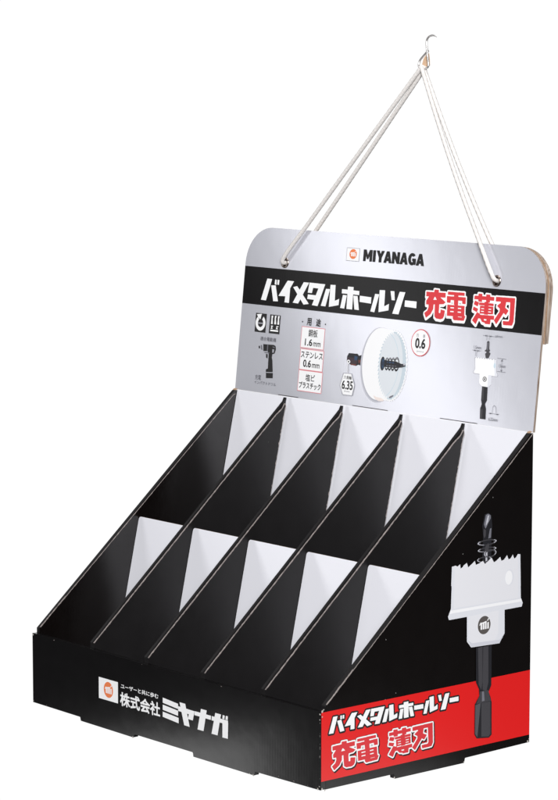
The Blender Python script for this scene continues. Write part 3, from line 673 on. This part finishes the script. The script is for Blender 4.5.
for q, m in (((187.41, 182.80, 11.70, 2.47), 'steel_mid'), ((187.50, 176.61, 11.36, 2.10), 'steel_mid'), ((191.17, 172.96, 7.59, 3.47), 'steel_mid'), ((184.02, 168.50, 8.59, 2.47), 'steel_mid')):
    ss.ell(q, m, 44, .70); ss.ell((q[0], q[1] + .25, q[2] * .97, q[3] * .93), 'steel_glint', 14, .88, 140, 250); ss.ell((q[0], q[1] + .2, q[2] * .97, q[3] * .93), 'steel_glint', 14, .90, -40, 40)
ss.poly([(145.87, 166.90), (150.07, 167.37), (152.60, 166.32), (155.45, 167.93), (156.18, 164.16), (158.19, 164.89), (159.86, 166.53), (163.57, 168.16), (164.98, 164.06), (167.68, 165.57), (172.91, 168.62), (174.15, 165.14), (178.24, 165.88), (182.66, 167.56), (184.94, 164.56), (189.20, 166.76), (192.95, 169.03), (195.78, 164.72), (198.19, 165.42), (203.33, 168.52), (204.78, 164.87), (207.90, 165.48), (211.66, 169.01), (213.47, 165.05), (216.08, 165.73), (218.65, 168.67), (220.46, 164.95), (222.55, 165.70), (224.79, 168.30), (227.78, 167.82), (228.80, 139.89), (145.24, 150.58)], 'cup_white')
ss.poly([(145.96, 157.41), (228.11, 155.57), (228.97, 129.91), (231.45, 125.03), (230.31, 121.76), (143.00, 121.71), (141.82, 124.65), (145.16, 131.15)], 'cup_white')
ss.poly([(145.54, 131.10), (228.97, 129.91), (231.45, 125.03), (230.31, 121.76), (143.00, 121.71), (141.82, 124.65)], 'cup_mid')
ss.poly([(144.80, 129.53), (229.39, 128.71), (230.63, 126.27), (143.31, 126.95)], 'cup_bright')
ss.poly([(145.84, 166.84), (148.89, 166.75), (148.59, 130.69), (145.55, 130.54)], 'cup_mid'); ss.poly([(225.12, 167.27), (227.50, 167.55), (228.97, 129.91), (226.17, 129.99)], 'cup_mid')
ss.ell((214.73, 149.31, 5.55, 7.08), 'cup_mid', 30); ss.ell((213.94, 149.13, 4.36, 6.23), 'cup_bright', 30)
ss.poly([(164.04, 121.91), (209.25, 122.30), (209.60, 101.28), (203.42, 93.35), (169.44, 94.53), (164.34, 100.31)], 'cup_mid')
ss.poly([(166.35, 121.88), (202.16, 122.12), (201.70, 101.81), (197.08, 95.67), (170.57, 96.34), (166.64, 101.11)], 'cup_white')
ss.poly([(164.70, 101.94), (169.82, 95.04), (203.41, 93.64), (209.21, 101.05), (203.36, 96.48), (170.55, 98.03)], 'cup_shade')
ss.poly([(175.26, 93.42), (193.99, 93.00), (194.14, 58.12), (191.08, 52.91), (193.11, 48.34), (194.76, 43.24), (195.21, 14.68), (192.09, 12.63), (177.19, 14.25), (174.41, 18.12), (174.42, 44.17), (179.77, 50.98), (179.29, 56.99), (175.70, 63.19)], 'steel_dark')
ss.poly([(177.60, 93.08), (183.04, 93.15), (183.50, 62.57), (182.04, 55.72), (178.84, 61.02)], 'steel_mid')
ss.poly([(183.82, 93.04), (190.07, 92.99), (190.56, 61.50), (188.32, 53.90), (183.61, 55.48)], 'steel_mid')
ss.poly([(175.21, 43.48), (181.43, 44.49), (177.96, 14.97), (175.18, 18.56)], 'steel_edge')
ss.poly([(182.21, 44.36), (193.18, 44.06), (193.62, 15.52), (191.29, 13.62), (182.65, 14.77)], 'steel_mid')
ss.poly([(180.50, 54.54), (190.66, 54.39), (192.33, 48.46), (193.96, 44.51), (175.97, 44.50), (179.78, 50.41)], 'steel_mid')
ss.poly([(182.84, 54.18), (185.19, 54.10), (186.10, 45.74), (182.97, 45.66)], 'steel_light')
ss.build('hole_saw_picture', side_r)
logo(fs, None, (184.71, 111.79, 7.61, 7.90), 'maker_mark', side_r, ring='mark_grey', base=.75)
# ------------------------------------------------------------------ cord and hook
def tube(path, r, nseg=20, braid=True, closed=False, m='cord', name='cord', taper=None, ds=.0006, tip=False):
    P = [Vector(p) for p in path]; S = [0]
    # Catmull-Rom resample
    pts = []
    n = len(P); rng = range(n) if closed else range(n - 1)
    for i in rng:
        p0, p1, p2, p3 = (P[(i - 1) % n], P[i], P[(i + 1) % n], P[(i + 2) % n]) if closed else (P[max(i - 1, 0)], P[i], P[i + 1], P[min(i + 2, n - 1)])
        k = max(3, int((p2 - p1).length / ds))
        t0 = 0; t1 = max(1e-6, (p1 - p0).length) ** .5; t2 = t1 + (p2 - p1).length ** .5; t3 = t2 + max(1e-6, (p3 - p2).length) ** .5
        for j in range(k):
            t = t1 + (t2 - t1) * j / k
            a1 = p0.lerp(p1, (t - t0) / (t1 - t0)); a2 = p1.lerp(p2, (t - t1) / (t2 - t1)); a3 = p2.lerp(p3, (t - t2) / (t3 - t2))
            b1 = a1.lerp(a2, (t - t0) / (t2 - t0)); b2 = a2.lerp(a3, (t - t1) / (t3 - t1)); pts.append(b1.lerp(b2, (t - t1) / (t2 - t1)))
    if not closed: pts.append(P[-1])
    N = len(pts); vs = []; fs_ = []; nrm = None; s = 0
    for i, p in enumerate(pts):
        t = (pts[(i + 1) % N if closed else min(i + 1, N - 1)] - pts[(i - 1) % N if closed else max(i - 1, 0)]).normalized()
        if nrm is None: nrm = t.orthogonal().normalized()
        nrm = (nrm - t * nrm.dot(t)).normalized(); bn = t.cross(nrm)
        if i: s += (p - pts[i - 1]).length
        for j in range(nseg):
            a = 6.28318 * j / nseg; rr = r
            if braid:
                u = a * 4; v = s / r * 1.9
                rr = r * (1 + .17 * max(abs(math.sin((u + v) / 2)), abs(math.sin((u - v) / 2))) - .13)
            if taper: rr = r * taper(i / (N - 1))
            vs.append(p + (nrm * math.cos(a) + bn * math.sin(a)) * rr)
    for i in range(N if closed else N - 1):
        for j in range(nseg): fs_.append((i * nseg + j, i * nseg + (j + 1) % nseg, ((i + 1) % N) * nseg + (j + 1) % nseg, ((i + 1) % N) * nseg + j))
    if not closed: fs_ += [tuple(range(nseg))[::-1], tuple(range((N - 1) * nseg, N * nseg))]
    mb = MB(); mb.add(vs, fs_, m); return mb.build(name, None, smooth=True)
AU, AV = .2245, .3120; CR = .0019
(l0, l1), (r0, r1) = EY
path = [fh(l0, l1, .0030), fh(l0 + .0015, l1 + .0035, .0042)]
def span(a, b, ta, tb, bow, n=5):
    return [fh(a[0] + (b[0] - a[0]) * i / n + bow * math.sin(math.pi * i / n), a[1] + (b[1] - a[1]) * i / n, ta + (tb - ta) * i / n) for i in range(1, n)]
path += span((l0 + .0015, l1 + .0035), (AU - .0042, AV - .004), .0042, .0018, -.0006)
path += [fh(AU - .0042, AV - .004, .0018), fh(AU - .0004, AV, .0018), fh(AU + .0022, AV - .004, .0018)]
path += span((AU + .0022, AV - .004), (r0 - .0015, r1 + .0050), .0018, .0048, -.0035)
path += [fh(r0 - .0018, r1 + .0045, .0046), fh(r0 - .0002, r1 + .0012, .0030), fh(r0, r1, -.001), fh(r0, r1, -.0095), fh(r0 - .0005, r1 + .003, -.0125)]
path += span((r0 - .0005, r1 + .003), (AU + .0018, AV - .004), -.0125, -.0018, -.004)
path += [fh(AU + .0018, AV - .004, -.0018), fh(AU - .0005, AV, -.0018), fh(AU - .0030, AV - .004, -.0018)]
path += span((AU - .0030, AV - .004), (l0 + .0008, l1 + .003), -.0018, -.0125, .0006)
path += [fh(l0 + .0005, l1 + .003, -.0125), fh(l0, l1, -.0095), fh(l0, l1, -.001)]
cord = tube(path, CR, closed=True)
cord['label'] = 'white braided cord looped through the header eyelets, hanging from the hook'; cord['category'] = 'cord'
HKP = [(238.65, 339.77), (235.51, 340.90), (232.02, 341.08), (228.47, 339.81), (226.66, 337.57), (226.37, 334.35), (227.49, 329.05), (229.32, 321.82), (231.15, 314.60), (230.48, 312.51), (225.77, 311.20), (221.34, 311.18), (217.83, 313.09), (217.00, 315.99), (217.57, 318.90), (221.25, 323.10), (225.00, 326.64), (226.49, 327.76)]
hook = tube([fh(a * .001, b * .001, (0.0 if i < 10 else -.0004 * (i - 9)) ) for i, (a, b) in enumerate(HKP)], .00095, 12, braid=False, m='metal', name='hook', ds=.0007, taper=lambda s: min(1, .35 + s * 9))
hook['label'] = 'small bent wire hook at the very top holding the white cord'; hook['category'] = 'hook'
mb = MB(); extrude(mb, [(a * .001, b * .001) for a, b in [(220.35, 315.36), (221.57, 320.52), (225.63, 325.35), (227.72, 325.35), (229.29, 320.21), (230.24, 314.43), (226.69, 313.13)]], fh, -.0030, -.0024, 'tan'); mb.build('tan_insert', hook)
